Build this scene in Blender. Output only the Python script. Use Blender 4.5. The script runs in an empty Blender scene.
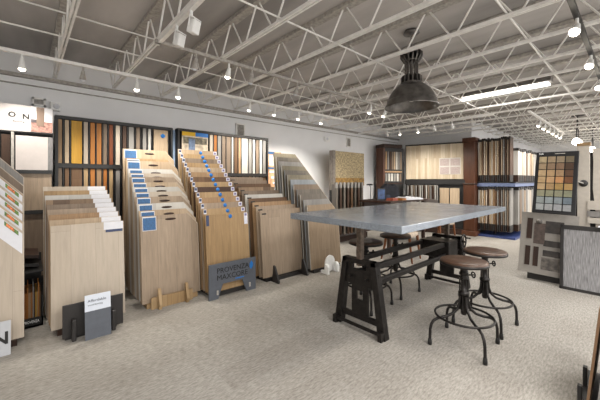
import bpy, math, random
from mathutils import Matrix, Vector
R = math.radians
random.seed(4)
SC = bpy.context.scene
COL = SC.collection

# ------------------------------------------------------------------ camera, world, light, exposure
CAMH = 1.35; YAW = R(42); FPX = 305.0
cam = bpy.data.objects.new('camera', bpy.data.cameras.new('camera')); COL.objects.link(cam)
cam.location = (0, 0, CAMH); cam.rotation_euler = (R(90), 0, -YAW)
cam.data.sensor_width = 36; cam.data.lens = 36 * FPX / 600
cam.data.shift_y = -19 / 600; cam.data.clip_start = .05
SC.camera = cam
SC.view_settings.view_transform = 'Standard'; SC.view_settings.look = 'None'
SC.view_settings.gamma = 1; SC.view_settings.use_curve_mapping = False
SC.view_settings.exposure = 0.48
W = bpy.data.worlds.new('world'); SC.world = W; W.use_nodes = True
W.node_tree.nodes['Background'].inputs[0].default_value = (1, .985, .965, 1)
W.node_tree.nodes['Background'].inputs[1].default_value = 1.65

def area(name, loc, sx, sy, power, rot=(0, 0, 0), col=(1, .975, .95)):
    l = bpy.data.lights.new(name, 'AREA'); l.shape = 'RECTANGLE'; l.size = sx; l.size_y = sy
    l.energy = power; l.color = col
    o = bpy.data.objects.new(name, l); COL.objects.link(o); o.location = loc; o.rotation_euler = rot
    return o
# unseen fill lights added behind and beside the camera to brighten the shop
area('fill_light', (-.9, .0, 2.5), 1.6, 1.6, 58)
area('fill_light', (1.6, -1.2, 2.5), 1.6, 1.6, 98)
area('fill_light', (4.6, -1.4, 2.5), 1.6, 1.6, 66)
area('fill_light', (8.4, -1.4, 2.5), 1.6, 1.6, 120)
area('fill_light', (12.4, -1.2, 2.5), 2.5, 1.6, 180)

# pixel helper used only to read true positions off known planes
FW = (math.sin(YAW), math.cos(YAW)); RT = (math.cos(YAW), -math.sin(YAW))
def xat(px, Y):
    t = (px - 300) / FPX
    return (FW[0] + t * RT[0]) / (FW[1] + t * RT[1]) * Y
def yat(px, X):
    t = (px - 300) / FPX
    return (FW[1] + t * RT[1]) / (FW[0] + t * RT[0]) * X

# ------------------------------------------------------------------ materials
def lin(c):
    return tuple(((v / 255) / 12.92 if v / 255 <= .04045 else ((v / 255 + .055) / 1.055) ** 2.4) for v in c) + (1,)
MATS = {}
def pm(name, c, rough=.6, metal=0, noise=0.0, nscale=20, emit=0, bump=0, spec=.5, stretch=(1, 1, 1)):
    if name in MATS: return MATS[name]
    m = bpy.data.materials.new(name); m.use_nodes = True; nt = m.node_tree; b = nt.nodes['Principled BSDF']
    b.inputs['Base Color'].default_value = lin(c); b.inputs['Roughness'].default_value = rough
    b.inputs['Metallic'].default_value = metal; b.inputs['Specular IOR Level'].default_value = spec
    tc = nt.nodes.new('ShaderNodeTexCoord'); mp = nt.nodes.new('ShaderNodeMapping')
    mp.inputs['Scale'].default_value = stretch
    nt.links.new(tc.outputs['Object'], mp.inputs['Vector'])
    n = nt.nodes.new('ShaderNodeTexNoise'); n.inputs['Scale'].default_value = nscale; n.inputs['Detail'].default_value = 5
    nt.links.new(mp.outputs[0], n.inputs['Vector'])
    r = nt.nodes.new('ShaderNodeValToRGB'); a = max(noise, .015)
    r.color_ramp.elements[0].position = .3; r.color_ramp.elements[1].position = .7
    r.color_ramp.elements[0].color = lin([max(0, v * (1 - a)) for v in c])
    r.color_ramp.elements[1].color = lin([min(255, v * (1 + a)) for v in c])
    nt.links.new(n.outputs[0], r.inputs[0]); nt.links.new(r.outputs[0], b.inputs['Base Color'])
    if bump:
        bp = nt.nodes.new('ShaderNodeBump'); bp.inputs['Strength'].default_value = bump; bp.inputs['Distance'].default_value = .004
        nt.links.new(n.outputs[0], bp.inputs['Height']); nt.links.new(bp.outputs[0], b.inputs['Normal'])
    if emit:
        b.inputs['Emission Color'].default_value = lin(c); b.inputs['Emission Strength'].default_value = emit
    MATS[name] = m
    return m

def wood(name, c1, c2, row=.19, length=1.7, grain=.16, rough=.5, axis='z'):
    if name in MATS: return MATS[name]
    c1 = [v * .86 for v in c1]; c2 = [v * .85 for v in c2]
    m = bpy.data.materials.new(name); m.use_nodes = True; nt = m.node_tree; L = nt.links.new
    b = nt.nodes['Principled BSDF']; b.inputs['Roughness'].default_value = rough; b.inputs['Specular IOR Level'].default_value = .3
    tc = nt.nodes.new('ShaderNodeTexCoord'); sp = nt.nodes.new('ShaderNodeSeparateXYZ'); L(tc.outputs['Object'], sp.inputs[0])
    oi = nt.nodes.new('ShaderNodeObjectInfo')
    def math_(op, a, bb):
        n = nt.nodes.new('ShaderNodeMath'); n.operation = op
        for i, v in enumerate((a, bb)):
            if isinstance(v, (int, float)): n.inputs[i].default_value = v
            else: L(v, n.inputs[i])
        return n.outputs[0]
    rnd = math_('MULTIPLY', oi.outputs['Random'], 37.0)
    along = sp.outputs['Z'] if axis == 'z' else sp.outputs['X']
    across = sp.outputs['X'] if axis == 'z' else sp.outputs['Z']
    al = math_('ADD', along, rnd); ac = math_('ADD', across, math_('MULTIPLY', oi.outputs['Random'], 3.1))
    cb = nt.nodes.new('ShaderNodeCombineXYZ'); L(al, cb.inputs[0]); L(ac, cb.inputs[1])
    br = nt.nodes.new('ShaderNodeTexBrick'); L(cb.outputs[0], br.inputs['Vector'])
    br.inputs['Scale'].default_value = 1; br.inputs['Brick Width'].default_value = length; br.inputs['Row Height'].default_value = row
    br.inputs['Mortar Size'].default_value = .0009; br.inputs['Color1'].default_value = lin(c1); br.inputs['Color2'].default_value = lin(c2)
    br.inputs['Mortar'].default_value = lin([v * .84 for v in c2]); br.inputs['Bias'].default_value = 0
    cb2 = nt.nodes.new('ShaderNodeCombineXYZ'); L(math_('MULTIPLY', al, 3.0), cb2.inputs[0]); L(math_('MULTIPLY', ac, 38.0), cb2.inputs[1])
    L(math_('MULTIPLY', sp.outputs['Y'], 20.0), cb2.inputs[2])
    n = nt.nodes.new('ShaderNodeTexNoise'); n.inputs['Scale'].default_value = 1; n.inputs['Detail'].default_value = 6; n.inputs['Roughness'].default_value = .65
    n.inputs['Distortion'].default_value = .6
    L(cb2.outputs[0], n.inputs['Vector'])
    rp = nt.nodes.new('ShaderNodeValToRGB'); rp.color_ramp.elements[0].position = .3; rp.color_ramp.elements[1].position = .72
    rp.color_ramp.elements[0].color = (1 - 2 * grain,) * 3 + (1,); rp.color_ramp.elements[1].color = (1, 1, 1, 1)
    L(n.outputs[0], rp.inputs[0])
    mx = nt.nodes.new('ShaderNodeMix'); mx.data_type = 'RGBA'; mx.blend_type = 'MULTIPLY'; mx.inputs[0].default_value = 1
    L(br.outputs['Color'], mx.inputs[6]); L(rp.outputs[0], mx.inputs[7]); L(mx.outputs[2], b.inputs['Base Color'])
    MATS[name] = m
    return m

def carpet_mat():
    m = bpy.data.materials.new('carpet'); m.use_nodes = True; nt = m.node_tree; L = nt.links.new
    b = nt.nodes['Principled BSDF']; b.inputs['Roughness'].default_value = .95; b.inputs['Specular IOR Level'].default_value = .1
    tc = nt.nodes.new('ShaderNodeTexCoord'); mp = nt.nodes.new('ShaderNodeMapping'); L(tc.outputs['Object'], mp.inputs[0])
    br = nt.nodes.new('ShaderNodeTexBrick'); L(mp.outputs[0], br.inputs['Vector'])
    br.inputs['Scale'].default_value = 1; br.inputs['Brick Width'].default_value = 1.0; br.inputs['Row Height'].default_value = .25
    br.inputs['Mortar Size'].default_value = 0; br.inputs['Color1'].default_value = lin((171, 167, 160)); br.inputs['Color2'].default_value = lin((156, 151, 144))
    br.inputs['Bias'].default_value = -.35
    mp2 = nt.nodes.new('ShaderNodeMapping'); mp2.inputs['Scale'].default_value = (22, 80, 22); L(tc.outputs['Object'], mp2.inputs[0])
    n = nt.nodes.new('ShaderNodeTexNoise'); n.inputs['Scale'].default_value = 1; n.inputs['Detail'].default_value = 5; n.inputs['Roughness'].default_value = .7
    L(mp2.outputs[0], n.inputs['Vector'])
    r = nt.nodes.new('ShaderNodeValToRGB'); r.color_ramp.elements[0].position = .36; r.color_ramp.elements[1].position = .62
    r.color_ramp.elements[0].color = (.62, .61, .60, 1); r.color_ramp.elements[1].color = (1, 1, 1, 1); L(n.outputs[0], r.inputs[0])
    n2 = nt.nodes.new('ShaderNodeTexNoise'); n2.inputs['Scale'].default_value = 1.6; n2.inputs['Detail'].default_value = 4; L(tc.outputs['Object'], n2.inputs['Vector'])
    r2 = nt.nodes.new('ShaderNodeValToRGB'); r2.color_ramp.elements[0].position = .35; r2.color_ramp.elements[1].position = .65
    r2.color_ramp.elements[0].color = (.87, .86, .85, 1); r2.color_ramp.elements[1].color = (1, 1, 1, 1); L(n2.outputs[0], r2.inputs[0])
    a = nt.nodes.new('ShaderNodeMix'); a.data_type = 'RGBA'; a.blend_type = 'MULTIPLY'; a.inputs[0].default_value = 1
    c = nt.nodes.new('ShaderNodeMix'); c.data_type = 'RGBA'; c.blend_type = 'MULTIPLY'; c.inputs[0].default_value = 1
    L(br.outputs['Color'], a.inputs[6]); L(r.outputs[0], a.inputs[7]); L(a.outputs[2], c.inputs[6]); L(r2.outputs[0], c.inputs[7])
    L(c.outputs[2], b.inputs['Base Color'])
    bp = nt.nodes.new('ShaderNodeBump'); bp.inputs['Strength'].default_value = .5; bp.inputs['Distance'].default_value = .004
    L(n.outputs[0], bp.inputs['Height']); L(bp.outputs[0], b.inputs['Normal'])
    return m

WALL = pm('painted wall', (236, 236, 237), .8, noise=.02, nscale=2)
DECK = pm('painted roof deck', (178, 174, 171), .85, noise=.16, nscale=1.6, stretch=(1, .3, 1))
STEEL = pm('white painted steel', (240, 238, 234), .5, noise=.04, nscale=14)
DULL = pm('grey painted steel', (168, 163, 156), .6, noise=.12, nscale=30)
BLACK = pm('black metal', (25, 24, 24), .45, noise=.15, nscale=30)
CHAR = pm('charcoal board', (38, 35, 34), .55, noise=.08)
IRON = pm('dark cast iron', (38, 35, 33), .42, metal=.55, noise=.25, nscale=25, bump=.2)
IRON2 = pm('worn iron', (96, 84, 74), .45, metal=.5, noise=.2, nscale=30)
WHITE = pm('white plastic', (238, 238, 236), .5)
PAPER = pm('white paper', (214, 215, 220), .7)
BLUE = pm('blue print', (44, 90, 136), .5, noise=.1, nscale=60)
BDOT = pm('blue sticker', (28, 112, 190), .4)
NAVY = pm('navy print', (48, 60, 92), .5)
SLATE = pm('slate grey board', (84, 88, 96), .6, noise=.04)
GLOW = pm('lamp glow', (255, 244, 225), .5, emit=10)
TUBE = pm('fluorescent glow', (255, 252, 244), .5, emit=3.5)
RED = pm('red brown print', (150, 78, 58), .6, noise=.2, nscale=30)
YEL = pm('yellow print', (225, 180, 40), .6)
GREEN = pm('green print', (92, 120, 60), .6, noise=.3, nscale=60)
MAHOG = wood('mahogany', (118, 76, 54), (102, 64, 46), row=.5, length=3, grain=.2, rough=.35)
DARKW = wood('dark brown wood', (74, 52, 42), (60, 42, 34), row=.4, length=3, grain=.2, rough=.45)

W_ = {
 'oak': wood('pale oak', (222, 198, 168), (206, 180, 148)),
 'ash': wood('bleached ash', (226, 212, 194), (212, 196, 176), grain=.08),
 'white': wood('whitewashed oak', (232, 228, 220), (216, 212, 204), grain=.07),
 'honey': wood('honey oak', (208, 176, 132), (190, 156, 112)),
 'tan': wood('tan oak', (204, 168, 128), (186, 150, 112)),
 'greige': wood('greige oak', (200, 178, 154), (184, 162, 138)),
 'taupe': wood('taupe oak', (164, 144, 124), (146, 126, 108)),
 'grey': wood('grey oak', (178, 174, 168), (158, 154, 150)),
 'brown': wood('brown oak', (138, 106, 78), (118, 88, 64)),
 'dark': wood('dark walnut', (92, 66, 50), (78, 56, 42)),
 'orange': wood('amber oak', (206, 136, 66), (190, 116, 50)),
 'red': wood('red oak', (150, 82, 44), (134, 68, 36)),
 'yellow': wood('golden pine', (232, 180, 74), (222, 166, 60), row=.12),
 'olive': wood('olive grey oak', (164, 154, 132), (144, 134, 112)),
 'stone': wood('stone grey oak', (140, 130, 118), (118, 110, 100)),
 'sand': wood('sand brown oak', (186, 162, 134), (170, 146, 118)),
 'blue': wood('blue grey oak', (176, 182, 188), (160, 166, 172)),
 'mix': wood('variegated hickory', (190, 160, 128), (128, 104, 84), row=.13, length=.45),
}

# ------------------------------------------------------------------ mesh helpers
class MB:
    def __init__(s): s.v = []; s.f = []; s.sm = []
    def add(s, vs, fs, smooth=False):
        b = len(s.v); s.v += [tuple(v) for v in vs]
        for f in fs: s.f.append([b + i for i in f]); s.sm.append(smooth)
        return s
    def box(s, x0, x1, y0, y1, z0, z1):
        return s.add([(x0,y0,z0),(x1,y0,z0),(x1,y1,z0),(x0,y1,z0),(x0,y0,z1),(x1,y0,z1),(x1,y1,z1),(x0,y1,z1)],
                     [(0,3,2,1),(4,5,6,7),(0,1,5,4),(1,2,6,5),(2,3,7,6),(3,0,4,7)])
    def prism(s, poly, a0, a1, axis='y'):       # poly in the two other axes
        def P(p, a):
            return {'x': (a, p[0], p[1]), 'y': (p[0], a, p[1]), 'z': (p[0], p[1], a)}[axis]
        n = len(poly); vs = [P(p, a0) for p in poly] + [P(p, a1) for p in poly]
        fs = [tuple(range(n))[::-1], tuple(range(n, 2 * n))] + [(i, (i + 1) % n, n + (i + 1) % n, n + i) for i in range(n)]
        return s.add(vs, fs)
    def tube(s, pts, r, seg=8, close=False):
        pts = [Vector(p) for p in pts]; n = len(pts); rings = []
        rr = r if isinstance(r, (list, tuple)) else [r] * n
        up = None
        for i, p in enumerate(pts):
            a = pts[(i - 1) % n] if (close or i > 0) else p
            b = pts[(i + 1) % n] if (close or i < n - 1) else p
            t = (b - a).normalized()
            if up is None: up = Vector((0, 0, 1)) if abs(t.z) < .9 else Vector((1, 0, 0))
            sx = t.cross(up).normalized(); sy = sx.cross(t).normalized(); up = sy
            rings.append([p + sx * math.cos(k * 2 * math.pi / seg) * rr[i] + sy * math.sin(k * 2 * math.pi / seg) * rr[i] for k in range(seg)])
        vs = [v for rg in rings for v in rg]; fs = []
        for i in range(n if close else n - 1):
            j = (i + 1) % n
            for k in range(seg): fs.append((i*seg+k, i*seg+(k+1)%seg, j*seg+(k+1)%seg, j*seg+k))
        s.add(vs, fs, True)
        if not close: s.add(rings[0], [tuple(range(seg))[::-1]]); s.add(rings[-1], [tuple(range(seg))])
        return s
    def lathe(s, prof, seg=24, c=(0, 0)):
        vs = []; fs = []; n = len(prof)
        for r, z in prof:
            for k in range(seg):
                a = 2 * math.pi * k / seg; vs.append((c[0] + r * math.cos(a), c[1] + r * math.sin(a), z))
        for i in range(n - 1):
            for k in range(seg): fs.append((i*seg+k, i*seg+(k+1)%seg, (i+1)*seg+(k+1)%seg, (i+1)*seg+k))
        s.add(vs, fs, True)
        return s
    def xform(s, M):
        s.v = [tuple(M @ Vector(v)) for v in s.v]; return s
    def build(s, name, mat, parent=None, bevel=0):
        me = bpy.data.meshes.new(name); me.from_pydata(s.v, [], s.f); me.materials.append(mat)
        me.polygons.foreach_set('use_smooth', s.sm); me.update()
        o = bpy.data.objects.new(name, me); COL.objects.link(o)
        if parent: o.parent = parent
        if bevel:
            b = o.modifiers.new('bevel', 'BEVEL'); b.width = bevel; b.segments = 2; b.limit_method = 'ANGLE'
        return o
def tag(o, label, cat, group=None):
    o['label'] = label; o['category'] = cat
    if group: o['group'] = group
    return o
def struct(o): o['kind'] = 'structure'; return o
def thing(name, label, cat, loc=(0, 0, 0), rz=0, group=None, M=None):
    o = bpy.data.objects.new(name, None); o.empty_display_size = .1; COL.objects.link(o)
    if M is not None: o.matrix_basis = M
    else: o.location = loc; o.rotation_euler = (0, 0, rz)
    return tag(o, label, cat, group)
def copy_tree(o, parent=None):
    c = o.copy(); COL.objects.link(c); c.parent = parent
    for ch in list(o.children): copy_tree(ch, c)
    return c
def box(name, mat, dims, parent=None, bevel=0):
    return MB().box(*dims).build(name, mat, parent, bevel)
def text(name, body, mat, size, parent, loc, rot=(R(90), 0, 0), align='LEFT', ext=.0008, sx=1, off=0):
    cu = bpy.data.curves.new(name, 'FONT'); cu.body = body; cu.size = size; cu.extrude = ext; cu.align_x = align
    cu.resolution_u = 2; cu.offset = off
    tmp = bpy.data.objects.new('tmp', cu); COL.objects.link(tmp); bpy.context.view_layer.update()
    me = bpy.data.meshes.new_from_object(tmp.evaluated_get(bpy.context.evaluated_depsgraph_get()))
    bpy.data.objects.remove(tmp)
    me.materials.clear(); me.materials.append(mat)
    o = bpy.data.objects.new(name, me); COL.objects.link(o); o.parent = parent
    o.location = loc; o.rotation_euler = rot; o.scale = (sx, 1, 1)
    return o
ORD = ['first','second','third','fourth','fifth','sixth','seventh','eighth','ninth','tenth','eleventh','twelfth','thirteenth',
       'fourteenth','fifteenth','sixteenth','seventeenth','eighteenth','nineteenth','twentieth','twenty-first','twenty-second',
       'twenty-third','twenty-fourth','twenty-fifth','twenty-sixth','twenty-seventh','twenty-eighth','twenty-ninth','thirtieth','thirty-first','thirty-second']

# ------------------------------------------------------------------ the room
XE = 17.0; FARX = 8.6; SIDEY = 2.9; ZC = 2.93
f = struct(MB().box(-3, XE, -4.5, 5, -.1, 0).build('floor', carpet_mat()))
struct(box('ceiling', DECK, (-3, XE, -4.5, 5.1, ZC, ZC + .08)))
struct(box('wall_back', WALL, (-3, FARX, 5, 5.1, 0, ZC)))
struct(box('wall_far', WALL, (FARX, FARX + .1, SIDEY, 5, 0, ZC)))
struct(box('wall_side', WALL, (FARX + .1, XE, SIDEY, SIDEY + .1, 0, ZC)))
struct(box('wall_end', WALL, (XE, XE + .1, -4.5, SIDEY, 0, ZC)))
struct(box('wall_left', WALL, (-3.1, -3, -4.5, 5, 0, ZC)))
struct(MB().tube([(-2.9, 4.985, 2.52), (FARX - .02, 4.985, 2.52)], .009, 6).build('trim_1', DULL))       # conduit on the wall
struct(box('trim_2', DULL, (-2.95, FARX - .02, 4.94, 4.999, 2.60, 2.64)))

JX = [.265 + .62 * k for k in range(-4, 27)]
k2 = 0
def make_joist(ylen):
    t = thing('roof_joist', '', 'joist')
    MB().box(-.04, .04, 0, ylen, .29, .325).build('top_chord', DULL, t)
    m = MB().box(-.021, -.005, 0, ylen - .25, 0, .024); m.box(.005, .021, 0, ylen - .25, 0, .024); m.build('bottom_chord', STEEL, t)
    m = MB(); y = ylen - .02; s = 0; P = .23
    while y - P > 0:
        a, b = (.30, .02) if s % 2 == 0 else (.02, .30)
        da = -.02 if a > .1 else -.03; db = .02 if b > .1 else .03
        m.tube([(0, y + da, a), (0, y - P + db, b)], .0085, 5); y -= P; s += 1
    m.build('web', STEEL, t)
    return t
protos = {}
for i, x in enumerate(JX):
    yend = 5.0 if x < FARX else SIDEY
    key = yend
    if key not in protos: j = protos[key] = make_joist(yend + 2.6)
    else: j = copy_tree(protos[key])
    j.location = (x, -2.6, 2.6)
    j['label'] = 'white open web steel roof joist, %s joist counted from the left end of the room' % ORD[i]
    j['group'] = 'roof joists'
for (y, z, lab) in ((3.5, 2.66, 'thin white bridging rod running across the joists, lower one near the long wall'),
                    (3.5, 2.88, 'thin white bridging rod under the deck, upper one near the long wall'),
                    (.68, 2.64, 'thin white bridging rod crossing the joists above the right side displays'),
                    (1.9, 2.64, 'thin white bridging rod crossing the joists beyond the pendant lamp'),
                    (-1.4, 2.64, 'thin white bridging rod crossing the joists behind the camera side')):
    if y < 0: continue
    t = MB().tube([(-2.9, y, z), (FARX if y > SIDEY else XE - .1, y, z)], .008, 5).build('bridging_rod', STEEL)
    tag(t, lab, 'rod')

# ------------------------------------------------------------------ lamps
def spot(parent, loc, energy, size=R(95), rot=(0, 0, 0), col=(1, .93, .82)):
    l = bpy.data.lights.new('spot_light', 'SPOT'); l.energy = energy; l.spot_size = size; l.spot_blend = .6; l.shadow_soft_size = .05; l.color = col
    o = bpy.data.objects.new('spot_light', l); COL.objects.link(o); o.parent = parent; o.location = loc; o.rotation_euler = rot
def track(label, x0, x1, y, z, mat, alongy=False):
    if alongy: o = MB().box(x0 - .017, x0 + .017, y[0], y[1], z, z + .03)
    else: o = MB().box(x0, x1, y - .017, y + .017, z, z + .03)
    return tag(o.build('lighting_track', mat), label, 'lighting track')
track('white lighting track running along the long wall above the sample racks', -2.5, 4.75, 3.98, 2.57, STEEL)
track('grey lighting track hung in mid room between wall track and table', .85, 4.9, 2.85, 2.57, DULL)
track('black and white lighting track at top right above the tile displays', 2.6, 9.5, .31, 2.57, BLACK)
track('distant white lighting track beyond the tile displays', 6.6, 10.4, 1.3, 2.57, STEEL)
track('short white lighting track under the joists near the long wall', .884, 0, (1.6, 2.9), 2.57, STEEL, True)
track('white lighting track in front of the far wood panel', 6.465, 0, (1.8, 4.9), 2.57, STEEL, True)
def head(loc, label, group, lit=True, tilt=(0, 0, 0), mat=None, energy=8, r=.036, face=None):
    mat = mat or WHITE
    t = thing('track_lamp', label, 'track lamp', loc, 0, group)
    r *= .85
    MB().tube([(0, 0, 0), (0, 0, -.045)], .011, 8).build('stem', mat, t)
    M = Matrix.Translation((0, 0, -.06)) @ Matrix.Rotation(tilt[2], 4, 'Z') @ Matrix.Rotation(tilt[0], 4, 'X')
    MB().lathe([(0, .02), (r * .5, .018), (r * .6, 0), (r * .75, -.03), (r, -.06), (r, -.075), (r * .9, -.075), (r * .86, -.065)], 16).xform(M).build('lamp_housing', mat, t)
    MB().lathe([(r * .9, -.076), (r * .8, -.088), (r * .5, -.096), (0, -.1)], 16).xform(M).build('lamp_face', GLOW if lit else PAPER, t)
    if lit and energy:
        l = bpy.data.lights.new('spot_light', 'SPOT'); l.energy = energy; l.spot_size = R(110); l.spot_blend = .7
        l.shadow_soft_size = .05; l.color = (1, .94, .84)
        o = bpy.data.objects.new('spot_light', l); COL.objects.link(o); o.parent = t
        o.matrix_basis = M @ Matrix.Translation((0, 0, -.115))
    return t
G1 = 'track lamps along the long wall'
for i, (px, lit) in enumerate(((22, 1), (83, 0), (137, 1), (178.5, 1), (250, 1), (275, 1), (299, 1), (322, 1))):
    head((xat(px, 3.98), 3.98, 2.57), 'small %s lamp on the white wall track, %s lamp from its left end' % ('lit white' if lit else 'unlit grey', ORD[i]), G1,
         bool(lit), (R(10 if i < 4 else 22), 0, 0), WHITE if lit else DULL, 42)
G2 = 'track lamps on the grey mid room track'
for i, (px, lit) in enumerate(((196, 0), (229, 1), (252, 0), (297, 0), (330, 0), (355, 0), (371, 1), (385, 1))):
    head((xat(px, 2.85), 2.85, 2.57), 'small %s lamp on the grey mid room track, %s lamp from its left end' % ('lit' if lit else 'dark grey', ORD[i]), G2,
         bool(lit), (R(25), 0, 0), WHITE if lit else DULL, 40)
G3 = 'large white heads near the upper left'
for (y, n) in ((2.15, 'nearer'), (2.43, 'farther')):
    t = thing('track_spotlight', 'large white square track spotlight under a joist at upper left, the %s of two' % n, 'spotlight', (.885, y, 2.57), 0, G3)
    MB().tube([(0, 0, 0), (0, 0, -.05)], .012, 8).build('stem', WHITE, t)
    M = Matrix.Translation((.02, 0, -.1)) @ Matrix.Rotation(R(25), 4, 'Z') @ Matrix.Rotation(R(14), 4, 'X')
    MB().box(-.036, .036, -.03, .03, -.055, .04).xform(M).build('lamp_housing', WHITE, t, .008)
    MB().tube([(-.05, 0, -.02), (-.055, 0, .055), (.055, 0, .055), (.05, 0, -.02)], .006, 6).xform(M).build('bracket', WHITE, t)
G4 = 'track lamps at the top right'
for i, px in enumerate((561, 577, 591, 600, 607)):
    head((xat(px, .31), .31, 2.57), 'bright lamp on the top right track, %s lamp from the nearest end' % ORD[i], G4, True, (R(42), 0, R(78)), WHITE, 24, .042)
G5 = 'track lamps on the distant track'
for i in range(6):
    head((7.55 + i * .5, 1.3, 2.57), 'distant lit lamp on the white far track, %s lamp from its near end' % ORD[i], G5, True, (R(25), 0, 0), WHITE, 26)
G6 = 'track lamps before the far wood panel'
for i, px in enumerate((387, 399, 417, 434, 452)):
    head((6.465, yat(px, 6.465), 2.57), 'white lamp before the far light wood panel, %s lamp from the left' % ORD[i], G6, i in (1, 2), (R(30), 0, R(-90)), WHITE, 75)

def strip_light(x, y0, y1, label):
    t = thing('strip_light', label, 'strip light', (x, (y0 + y1) / 2, 2.70), 0, 'fluorescent strip lights')
    h = (y1 - y0) / 2
    MB().prism([(-.11, 0), (.11, 0), (.06, .08), (-.06, .08)], -h, h, 'y').build('housing', pm('grey housing', (120, 116, 112), .6), t)
    MB().box(-.07, .07, -h + .03, h - .03, -.03, -.001).build('diffuser', TUBE, t)
    l = bpy.data.lights.new('strip_area_light', 'AREA'); l.shape = 'RECTANGLE'; l.size = .14; l.size_y = y1 - y0 - .08; l.energy = 26; l.color = (1, .97, .92)
    o = bpy.data.objects.new('strip_area_light', l); COL.objects.link(o); o.parent = t; o.location = (0, 0, -.035)
strip_light(5.33, .79, 1.94, 'long lit fluorescent strip light between joists right of the pendant')
#strip_light(9.7, .3, 1.5, 'distant lit fluorescent strip light over the far aisle')

# pendant over the table
t = thing('pendant_lamp', 'large dark industrial pendant lamp with domed shade hanging over the grey table', 'pendant lamp', (3.011, 1.597, 2.12))
PEWT = pm('aged pewter', (106, 103, 100), .32, metal=.8, noise=.18, nscale=14)
MB().lathe([(0, .81), (.03, .809), (.075, .80), (.08, .775), (.02, .76), (0, .755)], 24).build('canopy', PEWT, t)
m = MB()
for q in range(9):
    z = .62 + q * .0165
    pts = [(math.cos(a) * .009, 0, z + math.sin(a) * .012) for a in [k * math.pi / 4 for k in range(8)]]
    if q % 2: pts = [(0, p[0], p[2]) for p in pts]
    m.tube(pts, .0025, 5, True)
m.build('chain', PEWT, t)
MB().lathe([(.012, .63), (.03, .62), (.05, .60), (.055, .585), (.018, .58), (.018, .26), (.06, .25), (.075, .24)], 24).build('stem', PEWT, t)
def finring(z0, z1, r0, r1, n, name):
    m = MB()
    for q in range(n):
        a = 2 * math.pi * q / n
        M = Matrix.Rotation(a, 4, 'Z')
        b = MB().prism([(.03, z0), (r0, z0), (r1, z0 + (z1 - z0) * .45), (r1, z1 - .015), (r1 * .8, z1), (.03, z1)], -.006, .006, 'y').xform(M)
        m.add(b.v, b.f)
    m.lathe([(.03, z0 + .01), (r0 * .95, z0 + .01), (r0 * .95, z0 + .02), (.03, z0 + .02)], 24)
    m.build(name, PEWT, t)
finring(.475, .585, .08, .112, 15, 'upper_fin_ring')
finring(.235, .335, .115, .105, 15, 'lower_fin_ring')
m = MB()
for q in range(10):
    a = 2 * math.pi * q / 10; m.tube([(.062 * math.cos(a), .062 * math.sin(a), .30), (.062 * math.cos(a), .062 * math.sin(a), .50)], .007, 6)
m.build('rods', PEWT, t)
prof = [(.06, .255), (.11, .245), (.16, .22), (.205, .18), (.238, .13), (.255, .085), (.258, .075), (.268, .07), (.27, .045), (.285, .02), (.292, .005), (.29, 0), (.282, .006), (.262, .04), (.25, .07), (.23, .12), (.198, .17), (.155, .21), (.10, .235), (0, .24)]
MB().lathe([(a * .93, b) for a, b in prof], 48).build('shade', PEWT, t)
MB().lathe([(0, .06), (.03, .07), (.045, .10), (.04, .135), (.02, .16), (.018, .235)], 16).build('bulb', pm('dim bulb', (240, 235, 220), .3), t)

# far chandeliers
def chandelier(x, y, label):
    t = thing('hanging_lamp', label, 'hanging lamp', (x, y, 2.21), 0, 'twin light hanging lamps')
    MB().lathe([(0, .72), (.13, .71), (.13, .67), (0, .66)], 16).build('canopy', CHAR, t)
    MB().tube([(0, 0, .66), (0, 0, .36)], .014, 6).build('stem', CHAR, t)
    MB().tube([(-.17, 0, .34), (-.1, 0, .37), (0, 0, .36), (.1, 0, .37), (.17, 0, .34)], .013, 6).build('arm', CHAR, t)
    for s in (-1, 1):
        MB().tube([(s * .16, 0, .34), (s * .16, 0, .14)], .01, 6).build('drop_rod', CHAR, t)
        g = MB().lathe([(0, .14), (.04, .13), (.075, .08), (.08, .04), (.06, .0), (0, -.01)], 16); g.v = [(v[0] + s * .16, v[1], v[2]) for v in g.v]
        g.build('glass_shade', GLOW, t)
chandelier(9.68, .97, 'dark hanging lamp with two glowing shades behind the right displays')
chandelier(12.4, .91, 'more distant dark hanging lamp with two glowing shades at far right')

# ------------------------------------------------------------------ wall fittings
def vent(px, w, z0, z1, label):
    x = xat(px, 4.98)
    t = thing('wall_vent', label, 'vent', (x, 4.999, z0), 0)
    m = MB().box(0, w, -.03, 0, 0, .02); m.box(0, w, -.03, 0, z1 - z0 - .02, z1 - z0); m.box(0, .02, -.03, 0, 0, z1 - z0); m.box(w - .02, w, -.03, 0, 0, z1 - z0)
    m.build('frame', STEEL, t)
    m = MB(); n = 7
    for q in range(n): m.box(.02 + (w - .04) * q / n, .02 + (w - .04) * (q + .55) / n, -.025, -.002, .02, z1 - z0 - .02)
    m.build('slats', DULL, t)
vent(236, .19, 2.18, 2.42, 'small grey slatted vent on the wall above the right wall rack')
vent(346.5, .17, 2.22, 2.46, 'small grey slatted vent on the wall above the golden slab rack')
vent(32, .13, 2.28, 2.38, 'small grey slatted vent on the wall above the sign with a kitchen picture')
for (px, lab, z) in ((324, 'white wall box with a lens above the cascading grey boards', 2.29), (50, 'white wall box above the kitchen picture sign', 2.24)):
    t = thing('emergency_light', lab, 'wall light', (xat(px, 4.98), 4.999, z))
    MB().box(0, .16 if px > 100 else .1, -.07, 0, 0, .11).build('housing', WHITE, t, .01)
    MB().lathe([(0, .012), (.03, .01), (.035, 0)], 14).xform(Matrix.Translation((.06, -.07, .055)) @ Matrix.Rotation(R(90), 4, 'X')).build('lens', PAPER, t)

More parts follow.
